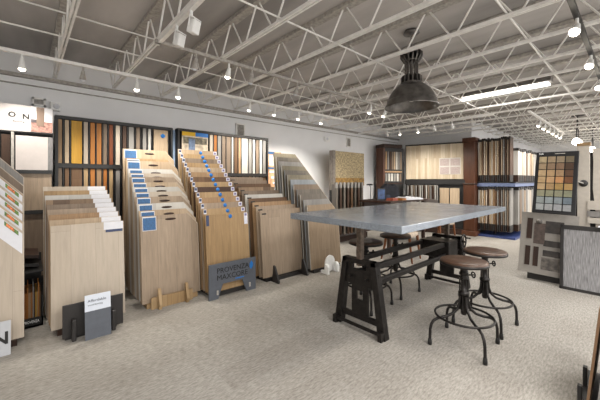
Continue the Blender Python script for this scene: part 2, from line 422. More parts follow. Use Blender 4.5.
# ------------------------------------------------------------------ left display unit with the sign
t = thing('sign_display', 'display unit at far left with a lettered sign and kitchen picture over white panel', 'display', (-1.5, 4.4, 0))
MB().box(0, 1.73, .02, .45, 1.86, 1.90).build('shelf', CHAR, t)
MB().box(0, 1.73, 0, .02, 1.88, 2.16).build('sign_board', pm('sign board', (186, 180, 178), .5), t)
text('lettering', 'O', BLACK, .075, t, (1.365, -.003, 2.025), off=.0025); text('lettering', 'N', BLACK, .075, t, (1.475, -.003, 2.015), off=.0025)
text('lettering', 'flooring', BLACK, .03, t, (1.40, -.003, 1.975))
xk = xat(31, 4.4) + 1.5
pc = MB().box(xk, 1.725, -.004, 0, 1.885, 2.155).build('kitchen_picture', pm('picture wall grey', (205, 205, 208), .4), t)
MB().box(xk, 1.725, -.006, -.004, 1.885, 2.0).build('picture_counter', pm('picture brick', (150, 112, 102), .5, noise=.3, nscale=40), pc)
MB().box(xk, 1.6, -.007, -.005, 1.985, 2.02).build('picture_band', pm('picture dark band', (66, 60, 62), .5, noise=.4, nscale=30), pc)
MB().box(1.59, 1.655, -.008, -.005, 1.95, 2.155).build('picture_column', pm('picture column', (120, 100, 86), .5), pc)
MB().box(xat(15.5, 4.4) + 1.5, xat(48, 4.4) + 1.5, .03, .05, 1.47, 1.84).build('white_panel', pm('white panel', (196, 188, 184), .5), t)
MB().box(xat(48, 4.4) + 1.5, 1.73, .03, .05, 1.47, 1.84).build('grey_panel', pm('grey slats', (120, 118, 118), .5, noise=.2, stretch=(30, 1, 1)), t)
MB().box(xat(1, 4.4) + 1.5, xat(10, 4.4) + 1.5, .03, .05, 1.25, 1.84).build('brown_panel', W_['dark'], t)
MB().box(xat(11, 4.4) + 1.5, xat(14, 4.4) + 1.5, 0, .06, 0.1, 1.87).build('post', DULL, t)
MB().box(0, 1.73, .02, .06, 1.43, 1.47).build('rail', BLACK, t)
MB().box(xat(18, 4.4) + 1.5, 1.72, .04, .06, 1.03, 1.43).build('wood_panel', W_['greige'], t)
MB().box(1.1, 1.73, .02, .06, .99, 1.03).build('rail', BLACK, t)
MB().box(1.1, 1.72, .04, .06, .3, .99).build('lower_panel', W_['taupe'], t)
MB().box(0, 1.73, .1, .12, 0, 1.86).build('back_panel', CHAR, t)
# base with swatch books
x0 = -.02; x1 = .125
t = thing('swatch_box', 'black box with white lettering on the floor at left holding sample swatches', 'box', (x0, 3.74, 0))
m = MB().box(0, x1 - x0, 0, .015, 0, .085); m.box(0, .012, 0, .5, 0, .28); m.box(x1 - x0 - .012, x1 - x0, 0, .5, 0, .28); m.box(0, x1 - x0, 0, .5, 0, .02); m.box(0, x1 - x0, .485, .5, 0, .6); m.box(0, x1 - x0, .02, .5, .50, .515)
m.build('box', BLACK, t)
text('lettering', 'PROVENZA', WHITE, .034, t, (.008, -.003, .042), ext=.0005, sx=.62)
sw = ['orange', 'orange', 'orange', 'tan', 'tan', 'orange', 'grey', 'dark', 'yellow', 'honey', 'orange', 'brown']
for i in range(12):
    o = MB().box(0, .0075, 0, .008 + .24, 0, .3 + (.05 if i % 4 == 2 else 0)).xform(Matrix.Rotation(R(4), 4, 'X') @ Matrix.Identity(4)).build('sample_swatch', W_[sw[i]])
    o.location = (x0 + .013 + i * .0096, 3.77, .021)
    tag(o, 'thin %s wood swatch in the black floor box, %s from the left' % (sw[i] if sw[i] != 'mix' else 'mixed', ORD[i]), 'swatch', 'swatches in the floor box')
for i, (z, lab) in enumerate(((.42, 'lower'), (.5, 'upper'))):
    o = MB().box(0, .105, 0, .4, 0, .03).xform(Matrix.Rotation(R(8), 4, 'Y')).build('folder', [CHAR, DARKW][i]); o.location = (x0 + .01, 3.85, z + .125)
    tag(o, 'dark sample folder lying above the swatch box, the %s one' % lab, 'folder', 'dark folders above the swatch box')

# ------------------------------------------------------------------ wall racks
def rack(name_lab, Y, x0, x1, ztop, zmid, cols_up, cols_low, poster=None, lab=''):
    t = thing('wall_rack', name_lab, 'rack', (0, Y, 0))
    m = MB().box(x0, x1, -.01, .10, ztop - .03, ztop + .01); m.box(x0, x1, -.01, .1, zmid - .02, zmid + .03)
    m.box(x0, x0 + .03, -.015, .11, 0, ztop); m.box(x1 - .03, x1, -.015, .11, 0, ztop); m.box(x0, x1, -.01, .1, .1, .14)
    m.build('frame', BLACK if 'left' in lab else CHAR, t)
    MB().box(x0 + .01, x1 - .01, .085, .1, .05, ztop - .01).build('back_panel', BLACK, t)
    for (row, z0, z1, cols) in (('upper', zmid + .035, ztop - .035, cols_up), ('lower', .15, zmid - .025, cols_low)):
        for i, (a, b, c) in enumerate(cols):
            xa, xb = xat(a, Y), xat(b, Y)
            o = MB().box(0, xb - xa, 0, .02, 0, z1 - z0).build('sample_plank', W_[c] if c in W_ else PAPER)
            o.location = (xa, Y + .008, z0)
            tag(o, '%s flooring plank in the %s row of the %s wall rack, %s from left' % (MATNAME.get(c, c), row, lab, ORD[i]), 'plank', '%s row planks of the %s wall rack' % (row, lab))
    m = MB()
    for (a, b, c) in cols_up:
        xb = xat(b, Y) + .008
        m.box(xb, xb + .010, .004, .08, .15, ztop - .03)
    m.build('dividers', BLACK, t)
    return t
MATNAME = dict(oak='pale oak', ash='bleached ash', white='whitewashed', honey='honey oak', tan='tan oak', greige='greige', taupe='taupe', grey='grey',
               brown='brown oak', dark='dark walnut', orange='amber orange', red='red brown', yellow='golden yellow', olive='olive grey', blue='blue grey', mix='variegated', stone='stone grey', sand='sand brown')
up = [(57,62,'tan'),(65,69,'oak'),(71.6,82,'yellow'),(84,88,'ash'),(90.6,95,'orange'),(97,101.5,'orange'),(103.6,107,'taupe'),(109.5,113,'red'),
      (116,120,'ash'),(123,126.5,'dark'),(129,134,'grey'),(136.5,140,'taupe'),(143,146.5,'grey'),(148.5,151,'white'),(154,168,'oak')]
lo = [(57,62,'taupe'),(65,69,'brown'),(71.6,82,'brown'),(84,88,'honey'),(90.6,95,'orange'),(97,101.5,'tan'),(103.6,107,'orange'),(109.5,113,'honey'),
      (116,120,'grey'),(123,126.5,'tan'),(129,134,'dark'),(136.5,140,'taupe'),(143,146.5,'grey'),(148.5,151,'white'),(154,168,'oak')]
ra = rack('black wall rack at left full of upright wood planks in two rows', 4.6, xat(55, 4.6), xat(172.5, 4.6), 2.12, 1.53, up, lo, lab='left')
d = MB().lathe([(0, .004), (.03, .004), (.03, 0), (0, 0)], 20).xform(Matrix.Rotation(R(90), 4, 'X')).build('blue_sticker', BDOT); d.location = (xat(163, 4.6), 4.606, 2.0)
tag(d, 'round blue sticker on the pale plank at right end of left wall rack', 'sticker')
up = [(210,213,'ash'),(214,217,'orange'),(218,221.3,'grey'),(222.5,225.7,'taupe'),(226.7,231,'taupe'),(232,233.6,'white'),(234.6,237.8,'brown'),(238.7,241,'tan'),
      (242,248,'white'),(249,252,'grey'),(253,255.3,'white'),(256,259,'taupe'),(260,262.3,'white'),(263.3,266,'grey')]
lo = [(182,208,'oak')] + [(a, b, random.choice(['taupe','brown','grey','tan','white'])) for a, b, c in up]
rb = rack('dark wall rack at right of the wall full of upright wood planks', 4.6, xat(177.5, 4.6), xat(268, 4.6), 2.13, 1.45, up, lo, lab='right')
xa, xb = xat(182, 4.6), xat(208, 4.6)
t = thing('poster', 'colourful poster with yellow and blue header in the right wall rack', 'poster', (xa, 4.6, 1.5))
MB().box(0, xb - xa, 0, .01, 0, .6).build('sheet', pm('poster sheet', (206, 190, 168), .5, noise=.25, nscale=12), t)
MB().box(0, (xb - xa) * .5, -.003, 0, .54, .6).build('yellow_header', YEL, t)
MB().box((xb - xa) * .5, xb - xa, -.003, 0, .54, .6).build('blue_header', BDOT, t)
MB().box(.02, xb - xa - .02, -.003, 0, .42, .52).build('dark_picture', pm('poster picture', (98, 92, 76), .5, noise=.5, nscale=25), t)
MB().box(.1, .2, -.005, -.003, .3, .5).build('blue_picture', pm('poster blue grey', (110, 128, 156), .5, noise=.2), t)
o = MB().box(0, .14, 0, .02, -1.5, .62).build('standing_banner', pm('pale blue panel', (150, 175, 205), .5)); 
o.location = (xat(172.8, 4.7), 4.7, 1.5); o.scale = (.38, 1, 1); tag(o, 'narrow pale blue banner standing between the two wall racks', 'banner')
# brochure board
xa, xb = xat(268.6, 4.75), xat(282, 4.75)
t = thing('brochure_board', 'tan brochure board with white cards and blue strip beside the right wall rack', 'board', (xa, 4.78, .9))
w = xb - xa
for lx in (.02, w - .05): MB().box(lx, lx + .03, .0, .03, -.9, 0).build('leg', CHAR, t)
MB().box(0, w, 0, .02, 0, 1.02).build('board', pm('cork tan', (206, 158, 120), .7, noise=.2, nscale=10), t)
MB().box(0, w, -.004, 0, .68, .72).build('blue_strip', BLUE, t); MB().box(0, w * .5, -.004, 0, .97, 1.02).build('blue_header', BLUE, t)
for i, z in enumerate((.63, .52, .41, .3)):
    MB().box(.04 + .04 * i, .19 + .04 * i, -.008, 0, z - .02, z + .02).build('card', PAPER, t)
MB().box(.03, w - .05, -.003, 0, .75, .95).build('picture', pm('pinkish print', (232, 208, 190), .6, noise=.15, nscale=20), t)

# ------------------------------------------------------------------ cascading sample stacks
def lean_matrix(x, y, z, lean, rz=0):
    return Matrix.Translation((x, y, z)) @ Matrix.Rotation(rz, 4, 'Z') @ Matrix.Rotation(-lean, 4, 'X')
def stack(key, desc, n, fx, fy, w, front_h, back_top, depth, base_rise, cols, kind, rz=0, back_shift=0, chamfer=0, wb=None):
    wb = wb or w
    lean = R(5); ev = []
    Z0 = .05
    dy = depth / (n - 1)
    Mst = Matrix.Translation((fx, fy, 0)) @ Matrix.Rotation(rz, 4, 'Z')
    # stepped stand
    st = thing('display_stand', desc[1], 'stand', M=Mst)
    MB().box(.04, w - .04, -.02, depth + .06, 0, .049).build('base', desc[2], st)
    qs = [0, .07, .16, .25, .32, .39, .46, .54, .60, .67, .80, .84, 1] if kind == 'C' else [i / (n - 1) for i in range(n)]
    for i in range(n):
        q = qs[i]
        z = Z0
        h = (front_h + (back_top - Z0 - front_h - 0) * q * 1.0) 
        h = h / math.cos(lean)
        M = Mst @ Matrix.Translation((back_shift * q, q * depth, z)) @ Matrix.Rotation(-lean, 4, 'X')
        ww = w + (wb - w) * q
        c = cols[i % len(cols)]
        t = thing('sample_board', '%s board, %s from the front in %s' % (MATNAME[c], ORD[i], desc[0]), 'sample board', group='boards in ' + desc[0], M=M)
        if chamfer:
            MB().prism([(0, 0), (ww, 0), (ww, h - chamfer), (ww - chamfer * .9, h), (0, h)], 0, .012, 'y').build('board', W_[c], t)
            MB().prism([(ww - .004, 0), (ww + .002, 0), (ww + .002, h - chamfer + .002), (ww - chamfer * .9, h + .003), (ww - chamfer * .9 - .005, h), (ww - .004, h - chamfer)], -.0005, .0125, 'y').build('edge_strip', W_['ash'], t)
        else: MB().box(0, ww, 0, .012, 0, h).build('board', W_[c], t)
        if kind == 'C':
            MB().box(.025, .155, -.002, 0, h - .155, h - .02).build('label', BLUE, t)
            MB().box(.02, .16, -.001, 0, h - .16, h - .01).build('label_border', PAPER, t)
            g = MB().lathe([(0, .001), (.06, .001), (.06, 0)], 20); g.v = [(v[0], v[1] * .22, v[2]) for v in g.v]
            g.xform(Matrix.Translation((ww * .5, -.0005, h - .05)) @ Matrix.Rotation(R(90), 4, 'X')).build('handle_slot', DARKW, t)
        if kind == 'B':
            MB().box(ww - .17, ww - .005, -.002, 0, h - .075, h - .002).build('label', PAPER, t)
            if i == 0: MB().box(ww - .155, ww - .01, -.003, -.002, h - .10, h - .075).build('label_picture', NAVY, t)
        if kind == 'D':
            MB().lathe([(0, .003), (.024, .003), (.024, 0)], 16).xform(Matrix.Translation((ww * .56, 0, h - .035)) @ Matrix.Rotation(R(90), 4, 'X')).build('blue_sticker', BDOT, t)
            MB().box(ww - .06, ww - .01, -.002, 0, h - (.15 if i == 0 else .055), h - .006).build('label', PALE, t)
            MB().box(ww - .05, ww - .02, -.003, -.002, h - .045, h - .016).build('label_mark', MAUVE, t)
            MB().box(.01, .045, -.002, 0, h - (.13 if i == 0 else .06), h - .005).build('small_label', NAVY if i == 0 else PALE, t)
            if i: MB().box(.013, .042, -.003, -.002, h - .045, h - .012).build('small_mark', NAVY, t)
        if kind == 'F': MB().box(-.003, .0, -.001, .013, 0, h).build('white_edge', W_['blue' if i % 2 else 'white'], t)
        if kind == 'E':
            g = MB().box(.03, .10, -.002, 0, h - .06, h - .04); g.build('tab', CHAR, t)
        if kind == 'A':
            # printed sheet with its upper edge following the cut corner
            def sl(a0, a1, b0, b1, y0, y1, nm, mm, par):
                # a along the cut edge from its upper end, b below the cut edge
                P = [(ww - chamfer * .9 + a * .67, h - a * .742 - b) for a, b in ((a0, b0), (a0, b1), (a1, b1), (a1, b0))]
                return MB().prism(P, y0, y1, 'y').build(nm, mm, par)
            if i > 4: continue
            lb = sl(.02, .335, .02, .02 + (.17 if i == 0 else .12), -.002, 0, 'label', PAPER, t)
            sl(.17, .30, .025, .06, -.003, -.002, 'flower_picture', GREEN, lb)
            sl(.19, .26, .03, .055, -.004, -.003, 'flower', pm('orange print', (196, 110, 70), .6, noise=.3, nscale=80), lb)
            sl(.03, .10, .03, .06, -.003, -.002, 'yellow_mark', YEL, lb)
    return st
PALE = pm('pale label', (206, 208, 220), .6); MAUVE = pm('mauve print', (110, 100, 140), .6)
stack('B', ('the white corner label stack', 'dark stand under the stack with white corner labels', DARKW), 9, .165, 3.40, .57, .90, 1.29, .6, .2,
      ['ash','ash','tan','taupe','mix','greige','mix','white','honey'][0:1] + ['oak','tan','greige','taupe','mix','white','honey','ash'], 'B', back_shift=-.03, wb=.55)
stack('C', ('the blue corner label stack', 'light wood stand under the stack with blue corner labels', W_['honey']), 13, .91, 3.48, .63, .92, 1.76, .72, .36,
      ['greige','oak','white','greige','ash','white','oak','greige','ash','white','oak','honey','oak'], 'C', back_shift=.0, chamfer=.13)
stack('D', ('the blue round sticker stack', 'dark stand under the stack with blue round stickers', CHAR), 14, 1.56, 3.31, .58, .90, 1.79, .78, .4,
      ['honey','honey','greige','tan','honey','dark','honey','brown','tan','oak','honey','taupe','honey','oak'], 'D', back_shift=.0)
stack('E', ('the dark tab stack', 'black stand under the greige boards with small dark tabs', BLACK), 10, 2.35, 3.34, .72, .90, 1.41, .66, .22,
      ['greige','greige','tan','brown','white','taupe','mix','brown','taupe','taupe'], 'E', back_shift=-.08, wb=.62)
stack('F', ('the tall grey stack behind the table', 'dark stand under the tall stack of grey boards', CHAR), 12, 3.09, 3.19, .67, .94, 1.83, .8, .42,
      ['sand','grey','stone','stone','taupe','blue','olive','stone','olive','grey','stone','olive'], 'F', back_shift=.04, wb=.62, chamfer=.15)
stack('A', ('the left edge stack', 'dark stand under the stack at the left edge', DARKW), 7, -.61, 3.43, .60, 1.12, 1.64, .24, .1,
      ['ash','oak','greige','ash','oak','taupe','grey'], 'A', chamfer=.26)

# front boards and pegs on the stands
t = thing('stop_board', 'black board with two pegs holding the stack with white corner labels', 'stop board', (.23, 3.2, 0))
MB().box(.0, .45, .03, .045, .02, .30).build('board', CHAR, t, .004)
for x in (.06, .35):
    MB().box(x, x + .03, -.03, .03, 0, .18).build('peg', CHAR, t, .006)
MB().box(.02, .40, .045, .16, 0, .03).build('foot', CHAR, t)
t = thing('display_card', 'grey and white card propped before the black stop board at left', 'card', M=lean_matrix(.375, 3.12, 0, R(6)))
MB().box(0, .19, 0, .008, 0, .235).build('lower_panel', SLATE, t); MB().box(0, .19, 0, .008, .235, .37).build('upper_panel', pm('pale card', (206, 212, 222), .6), t)
text('lettering', 'Affordable', SLATE, .032, t, (.02, -.002, .31)); text('lettering', 'wood flooring', SLATE, .019, t, (.02, -.002, .28))

t = thing('stop_board', 'honey wood stop board with two pegs before the stack with blue corner labels', 'stop board', (.98, 3.36, 0))
MB().box(0, .44, .05, .07, 0, .12).build('board', W_['honey'], t)
for x in (.06, .35):
    MB().prism([(.07, 0), (.0, 0), (-.02, .05), (.03, .2), (.05, .21), (.055, .1)], x, x + .03, 'x').build('peg', W_['honey'], t)

t = thing('lettered_stop_board', 'slate grey lettered stop board before the stack with blue round stickers', 'stop board', (1.53, 3.22, 0))
MB().prism([(0, 0), (.11, 0), (.17, .16), (.43, .16), (.49, 0), (.62, 0), (.62, .40), (0, .40)], 0, .02, 'y').build('board', SLATE, t)
text('lettering', 'PROVENZA', BLACK, .088, t, (.09, -.002, .29), sx=.95); text('lettering', 'MAXCORE', BLACK, .088, t, (.09, -.002, .21), sx=.98)
MB().prism([(.55, .26), (.575, .29), (.58, .325), (.555, .365), (.53, .325), (.53, .29)], -.004, 0, 'y').build('drop_mark', BDOT, t)
MB().box(.33, .45, -.003, 0, .185, .195).build('blue_strip', BDOT, t)
for x in (.12 - .03, .52): MB().box(x, x + .018, -.012, 0, .05, .10).build('clip', DULL, t)

t = thing('peg_pair', 'pair of dark pegs before the greige boards with small dark tabs', 'pegs', (2.46, 3.22, 0))
for x in (.0, .52):
    MB().prism([(.09, 0), (-.06, 0), (-.07, .02), (0.02, .21), (.05, .22), (.06, .1)], x, x + .025, 'x').build('peg', CHAR, t)
MB().box(0, .54, .06, .08, 0, .05).build('bar', CHAR, t)

t = thing('white_bracket', 'white rounded bracket on the floor before the tall stack of grey boards', 'bracket', (3.26, 3.02, 0))
pts = [(.10 + .10 * math.cos(a), .14 + .11 * math.sin(a)) for a in [math.pi * k / 12 for k in range(13)]]
MB().prism([(0.0, 0.02), (.2, 0.02)] + pts, .04, .06, 'y').build('rounded_plate', WHITE, t)
for x in (-.03, .185): MB().prism([(.11, 0), (-.03, 0), (-.03, .1), (0, .14), (.03, .14), (.04, .05), (.11, .04)], x, x + .04, 'x').build('foot', WHITE, t)

cx = -.36
t = thing('display_card', 'grey card with a dark letter standing on the floor at the left edge', 'card', M=lean_matrix(-.345, 3.277, 0, R(5)))
MB().box(0, .26, 0, .01, 0, .26).build('card', pm('light grey card', (176, 178, 182), .6), t)
text('lettering', 'N', BLACK, .13, t, (.15, -.002, .09), off=.003)

# ------------------------------------------------------------------ table
def tabletop_mat():
    m = pm('zinc concrete top', (138, 145, 153), .22, noise=.04, nscale=6, bump=.05)
    nt = m.node_tree; L = nt.links.new
    n = nt.nodes.new('ShaderNodeTexNoise'); n.inputs['Scale'].default_value = 160; n.inputs['Detail'].default_value = 3
    tc = nt.nodes.new('ShaderNodeTexCoord'); L(tc.outputs['Object'], n.inputs['Vector'])
    r = nt.nodes.new('ShaderNodeValToRGB'); r.color_ramp.elements[0].position = .35; r.color_ramp.elements[1].position = .6
    r.color_ramp.elements[0].color = (.62, .63, .65, 1); r.color_ramp.elements[1].color = (1, 1, 1, 1); L(n.outputs[0], r.inputs[0])
    b = nt.nodes['Principled BSDF']; src = b.inputs['Base Color'].links[0].from_socket
    mx = nt.nodes.new('ShaderNodeMix'); mx.data_type = 'RGBA'; mx.blend_type = 'MULTIPLY'; mx.inputs[0].default_value = 1
    L(src, mx.inputs[6]); L(r.outputs[0], mx.inputs[7]); L(mx.outputs[2], b.inputs['Base Color'])
    return m
TX0, TX1, TY0, TY1, TZ = 1.96, 4.45, 1.11, 2.32, 1.03
t = thing('worktable', 'large crank table with mottled grey top on dark cast iron trestles', 'table', (0, 0, 0))
MB().box(TX0, TX1, TY0, TY1, TZ - .055, TZ).build('tabletop', tabletop_mat(), t, .004)
YC = 1.70
def trestle(X):
    root = bpy.data.objects.new('trestle', None); COL.objects.link(root); root.parent = t
    lo_, to = .28, .18; ZT = .64
    def yl(z): return lo_ + (to - lo_) * z / ZT
    m = MB()
    for s in (-1, 1):
        p = [(YC + s * yl(0), 0), (YC + s * yl(ZT), ZT), (YC + s * (yl(ZT) - .05), ZT), (YC + s * (yl(0) - .075), 0)]
        m.prism(p if s < 0 else p[::-1], X - .035, X + .035, 'x')
    m.prism([(YC - yl(.6), .6), (YC + yl(.6), .6), (YC + to, ZT), (YC - to, ZT)], X - .035, X + .035, 'x')
    m.box(X - .015, X + .015, YC - yl(.5), YC + yl(.5), .40, .545)
    m.box(X - .015, X + .015, YC - yl(.6) + .01, YC - .075, .54, .61); m.box(X - .015, X + .015, YC + .075, YC + yl(.6) - .01, .54, .61)
    m.box(X - .012, X + .012, YC - .09, YC - .035, .1, .42); m.box(X - .012, X + .012, YC + .035, YC + .09, .1, .42)
    m.box(X - .012, X + .012, YC - .04, YC + .04, .1, .27); m.box(X - .012, X + .012, YC - .04, YC + .04, .35, .42)
    m.box(X - .015, X + .015, YC - yl(.15), YC + yl(.15), .09, .14)
    m.build('cast_plate', IRON, root, .003)
    MB().tube([(X - .05, YC - .24, .05), (X - .05, YC + .24, .05)], .016, 10).build('foot_rod', IRON, root)
    for s in (-1, 1):
        MB().box(X - .075, X - .03, YC + s * .25 - .02, YC + s * .25 + .02, 0, .075).build('foot_block', IRON, root, .003)
    MB().box(X - .026, X + .026, YC - .026, YC + .026, .58, TZ - .07).build('post', IRON2, root, .004)
    MB().box(X - .06, X + .06, YC - .35, YC + .35, TZ - .07, TZ - .045).build('top_bracket', IRON, root)
    MB().box(X + .015, X + .075, YC - .06, YC + .06, .40, .54).build('gear_box', IRON, root, .008)
    for y in (YC - .09, YC + .09):
        MB().tube([(X - .05, y, .47), (X - .015, y, .47)], .013, 10).build('bolt', IRON, root)
trestle(2.27); trestle(4.15)
for (y, z, hh) in ((1.57, .585, .05), (1.57, .445, .045), (1.84, .585, .05)):
    MB().box(2.29, 4.13, y - .022, y + .022, z - hh / 2, z + hh / 2).build('rail', IRON, t, .004)
MB().tube([(2.3, 1.54, .475), (4.1, 1.54, .475)], .011, 8).build('crank_shaft', IRON, t)
MB().box(3.72, 3.98, 1.5, 1.86, .42, .62).build('crank_housing', IRON, t, .01)
hw = MB()
hc = Vector((4.02, 1.45, .60))
hw.tube([(hc.x + .085 * math.cos(a), hc.y, hc.z + .085 * math.sin(a)) for a in [k * math.pi / 12 for k in range(24)]], .009, 8, True)
for k in range(5):
    a = k * 2 * math.pi / 5; hw.tube([(hc.x, hc.y, hc.z), (hc.x + .083 * math.cos(a), hc.y, hc.z + .083 * math.sin(a))], .006, 6)
hw.tube([(hc.x, hc.y - .02, hc.z), (hc.x, hc.y + .12, hc.z)], .014, 10)
hw.tube([(hc.x + .07, hc.y, hc.z + .04), (hc.x + .07, hc.y - .06, hc.z + .04)], .009, 8)
hw.build('handwheel', IRON, t)

# ------------------------------------------------------------------ stools
SEATW = wood('dark stool wood', (104, 78, 62), (88, 64, 50), row=.08, length=2, grain=.2, rough=.3)
def make_stool(seatmat):
    t = thing('swivel_stool', '', 'stool')
    MB().lathe([(0, .665), (.165, .665), (.176, .668), (.181, .68), (.178, .692), (.168, .697), (.06, .694), (0, .693)], 40).build('seat', seatmat, t)
    MB().lathe([(.171, .661), (.183, .663), (.185, .672), (.183, .684), (.179, .682)], 40).build('seat_rim', IRON, t)
    m = MB().lathe([(0, .662), (.10, .662), (.10, .652), (.03, .645), (.026, .60), (.035, .595), (.035, .575), (.02, .57), (.016, .5)], 20)
    m.build('swivel_mount', IRON, t)
    m = MB().lathe([(.016, .585), (.028, .55), (.028, .53), (.022, .525), (.022, .44), (.042, .435), (.042, .41), (.024, .405), (.024, .26), (.02, .245), (0, .243)], 20)
    for k in range(4):
        a = k * math.pi / 2; m.tube([(.031 * math.cos(a), .031 * math.sin(a), .54), (.031 * math.cos(a), .031 * math.sin(a), .28)], .006, 6)
    m.build('column', IRON, t)
    MB().tube([(.03, 0, .57), (.085, 0, .57)], .006, 6).xform(Matrix.Rotation(R(-40), 4, 'Z')).build('lock_bolt', IRON, t)
    g = MB().tube([(.085, .022 * math.cos(a), .57 + .022 * math.sin(a)) for a in [k * math.pi / 6 for k in range(12)]], .006, 6, True)
    g.tube([(.085, -.02, .57), (.085, .02, .57)], .004, 5); g.xform(Matrix.Rotation(R(-40), 4, 'Z')).build('lock_knob', IRON, t)
    MB().tube([(.218 * math.cos(a), .218 * math.sin(a), .236) for a in [k * math.pi / 20 for k in range(40)]], .0095, 8, True).build('foot_ring', IRON, t)
    for k in range(4):
        a = R(45) + k * math.pi / 2; c, s = math.cos(a), math.sin(a)
        prof = [(.03, .40), (.036, .34), (.055, .29), (.10, .25), (.16, .228), (.218, .216), (.25, .20), (.27, .17), (.28, .13), (.284, .02)]
        l = MB().tube([(r * c, r * s, z) for r, z in prof], .0115, 8).build('leg', IRON, t)
        MB().lathe([(0, 0), (.016, 0), (.017, .02), (.014, .045), (.0115, .05)], 12, (.284 * c, .284 * s)).build('foot_cap', BLACK, l)
    return t
st0 = make_stool(SEATW)
labs = ['dark iron swivel stool with brown seat nearest the camera, before the long table', 'dark iron swivel stool with brown seat by the right end of the table',
        'dark iron swivel stool on the far side of the table near its left trestle', 'dark iron swivel stool on the far side of the table near its middle']
for i, (x, y, r, dz) in enumerate(((2.70, .97, 4, 0), (3.23, .975, -3, 0), (2.77, 2.0, 2, 0), (3.38, 2.0, -2, 0))):
    s = st0 if i == 0 else copy_tree(st0)
    s.location = (x, y, 0); s.rotation_euler = (0, 0, R(r)); s['label'] = labs[i]; s['group'] = 'swivel stools around the table'

# ------------------------------------------------------------------ wooden chairs and counter beyond the table
CHW = wood('chair wood', (150, 92, 52), (134, 80, 44), row=.3, length=2, rough=.35)
def make_chair():
    t = thing('upholstered_chair', '', 'chair')
    MB().box(-.22, .22, -.22, .22, .40, .47).build('seat', pm('pale seat fabric', (172, 158, 142), .8, noise=.1), t, .025)
    for sx in (-1, 1):
        MB().tube([(sx * .2, -.2, .41), (sx * .205, -.215, .25), (sx * .22, -.25, 0)], [.024, .02, .014], 8).build('leg', CHW, t)
        MB().tube([(sx * .2, .2, .41), (sx * .205, .22, .25), (sx * .22, .28, 0)], [.024, .02, .014], 8).build('leg', CHW, t)
        MB().tube([(sx * .19, .2, .4), (sx * .19, .24, .65), (sx * .17, .29, .9)], [.02, .018, .014], 8).build('back_post', CHW, t)
    m = MB()
    n = 10
    for k in range(n):
        a0 = -.2 + .4 * k / n; a1 = -.2 + .4 * (k + 1) / n
        z0 = .90 + .04 * math.cos(a0 * 7.5); z1 = .90 + .04 * math.cos(a1 * 7.5)
        m.prism([(a0, .62), (a1, .62), (a1, z1), (a0, z0)], .235, .285, 'y')
    m.build('backrest', pm('dark back fabric', (70, 62, 56), .7, noise=.1), t)
    return t
c0 = make_chair()
for i, (x, y, r, lab) in enumerate(((4.85, 2.75, 10, 'wooden chair with pale seat just behind the grey table, the nearer of two'), (6.8, 2.95, -20, 'wooden chair with dark rounded back beyond the right end of the table'))):
    s = c0 if i == 0 else copy_tree(c0)
    s.location = (x, y, 0); s.rotation_euler = (0, 0, R(r)); s['label'] = lab; s['group'] = 'wooden chairs beyond the table'

t = thing('counter', 'dark brown counter behind the grey table covered with samples', 'counter', (5.15, 3.15, 0))
MB().box(0, 1.55, 0, .75, .92, .96).build('countertop', DARKW, t, .005)
for x, y in ((.05, .05), (1.44, .05), (.05, .64), (1.44, .64)): MB().box(x, x + .06, y, y + .06, 0, .92).build('leg', DARKW, t)
MB().box(.08, 1.5, .66, .68, .3, .92).build('back_panel', DARKW, t)
cz = .961
t = thing('catalogue', 'open white catalogue lying on the brown counter', 'catalogue', (6.1, 3.3, cz), R(-15))
MB().prism([(-.25, 0), (.25, 0), (.25, .02), (.12, .05), (0, .02), (-.12, .05), (-.25, .02)], -.17, .17, 'y').build('pages', PAPER, t)
for i, (x, y, w, d, h, m_, lab) in enumerate(((5.45, 3.3, .2, .15, .05, RED, 'red brown sample chip pile on the counter, left of the catalogue'),
        (5.7, 3.25, .16, .16, .04, W_['orange'], 'amber sample chip pile on the counter beside the catalogue'),
        (5.62, 3.55, .18, .12, .10, pm('navy fabric', (40, 46, 62), .7), 'navy folded samples at the back of the counter'),
        (6.5, 3.55, .15, .2, .06, CHAR, 'charcoal sample box at right end of the counter'))):
    mm = MB()
    for q in range(4): mm.box(-w / 2 + .006 * q, w / 2 - .004 * q, -d / 2 + .005 * (q % 2), d / 2, h * q / 4, h * (q + .85) / 4)
    o = mm.build('sample_pile', m_); o.location = (x, y, cz); tag(o, lab, 'samples')
t = thing('desk_lamp', 'small black desk lamp with oval head at left end of the counter', 'lamp', (5.32, 3.72, cz))
MB().lathe([(0, .015), (.05, .013), (.055, 0)], 16).build('base', BLACK, t)
MB().tube([(0, 0, .01), (0, 0, .26), (-.03, 0, .30)], .007, 6).build('stem', BLACK, t)
MB().lathe([(0, .025), (.05, .02), (.075, 0), (.06, -.01), (0, -.012)], 18).xform(Matrix.Translation((-.03, 0, .31))).build('lamp_shade', BLACK, t)
t = thing('black_bag', 'slumped black bag with two handles standing at the back of the counter', 'bag', (5.98, 3.70, cz), R(-30))
MB().prism([(-.20, 0), (.20, 0), (.23, .08), (.2, .24), (.12, .33), (.02, .30), (-.08, .34), (-.18, .25), (-.23, .1)], -.07, .07, 'y').build('bag_body', pm('black fabric', (26, 27, 34), .8, noise=.3, nscale=12), t, .02)
for q in (-.07, .07): MB().tube([(-.08, q, .27), (-.06, q, .38), (.05, q, .38), (.08, q, .27)], .008, 6).build('handle', BLACK, t)
t = thing('tablet_display', 'small dark blue framed display standing on the left end of the counter', 'display', (5.3, 3.45, cz), R(-30))
MB().box(-.09, .09, 0, .02, 0, .24).build('frame', BLACK, t, .004)
MB().box(-.075, .075, -.003, 0, .03, .22).build('screen', pm('dark blue picture', (38, 58, 92), .4, noise=.4, nscale=14), t)
MB().box(-.06, .06, .02, .08, 0, .02).build('foot', BLACK, t)

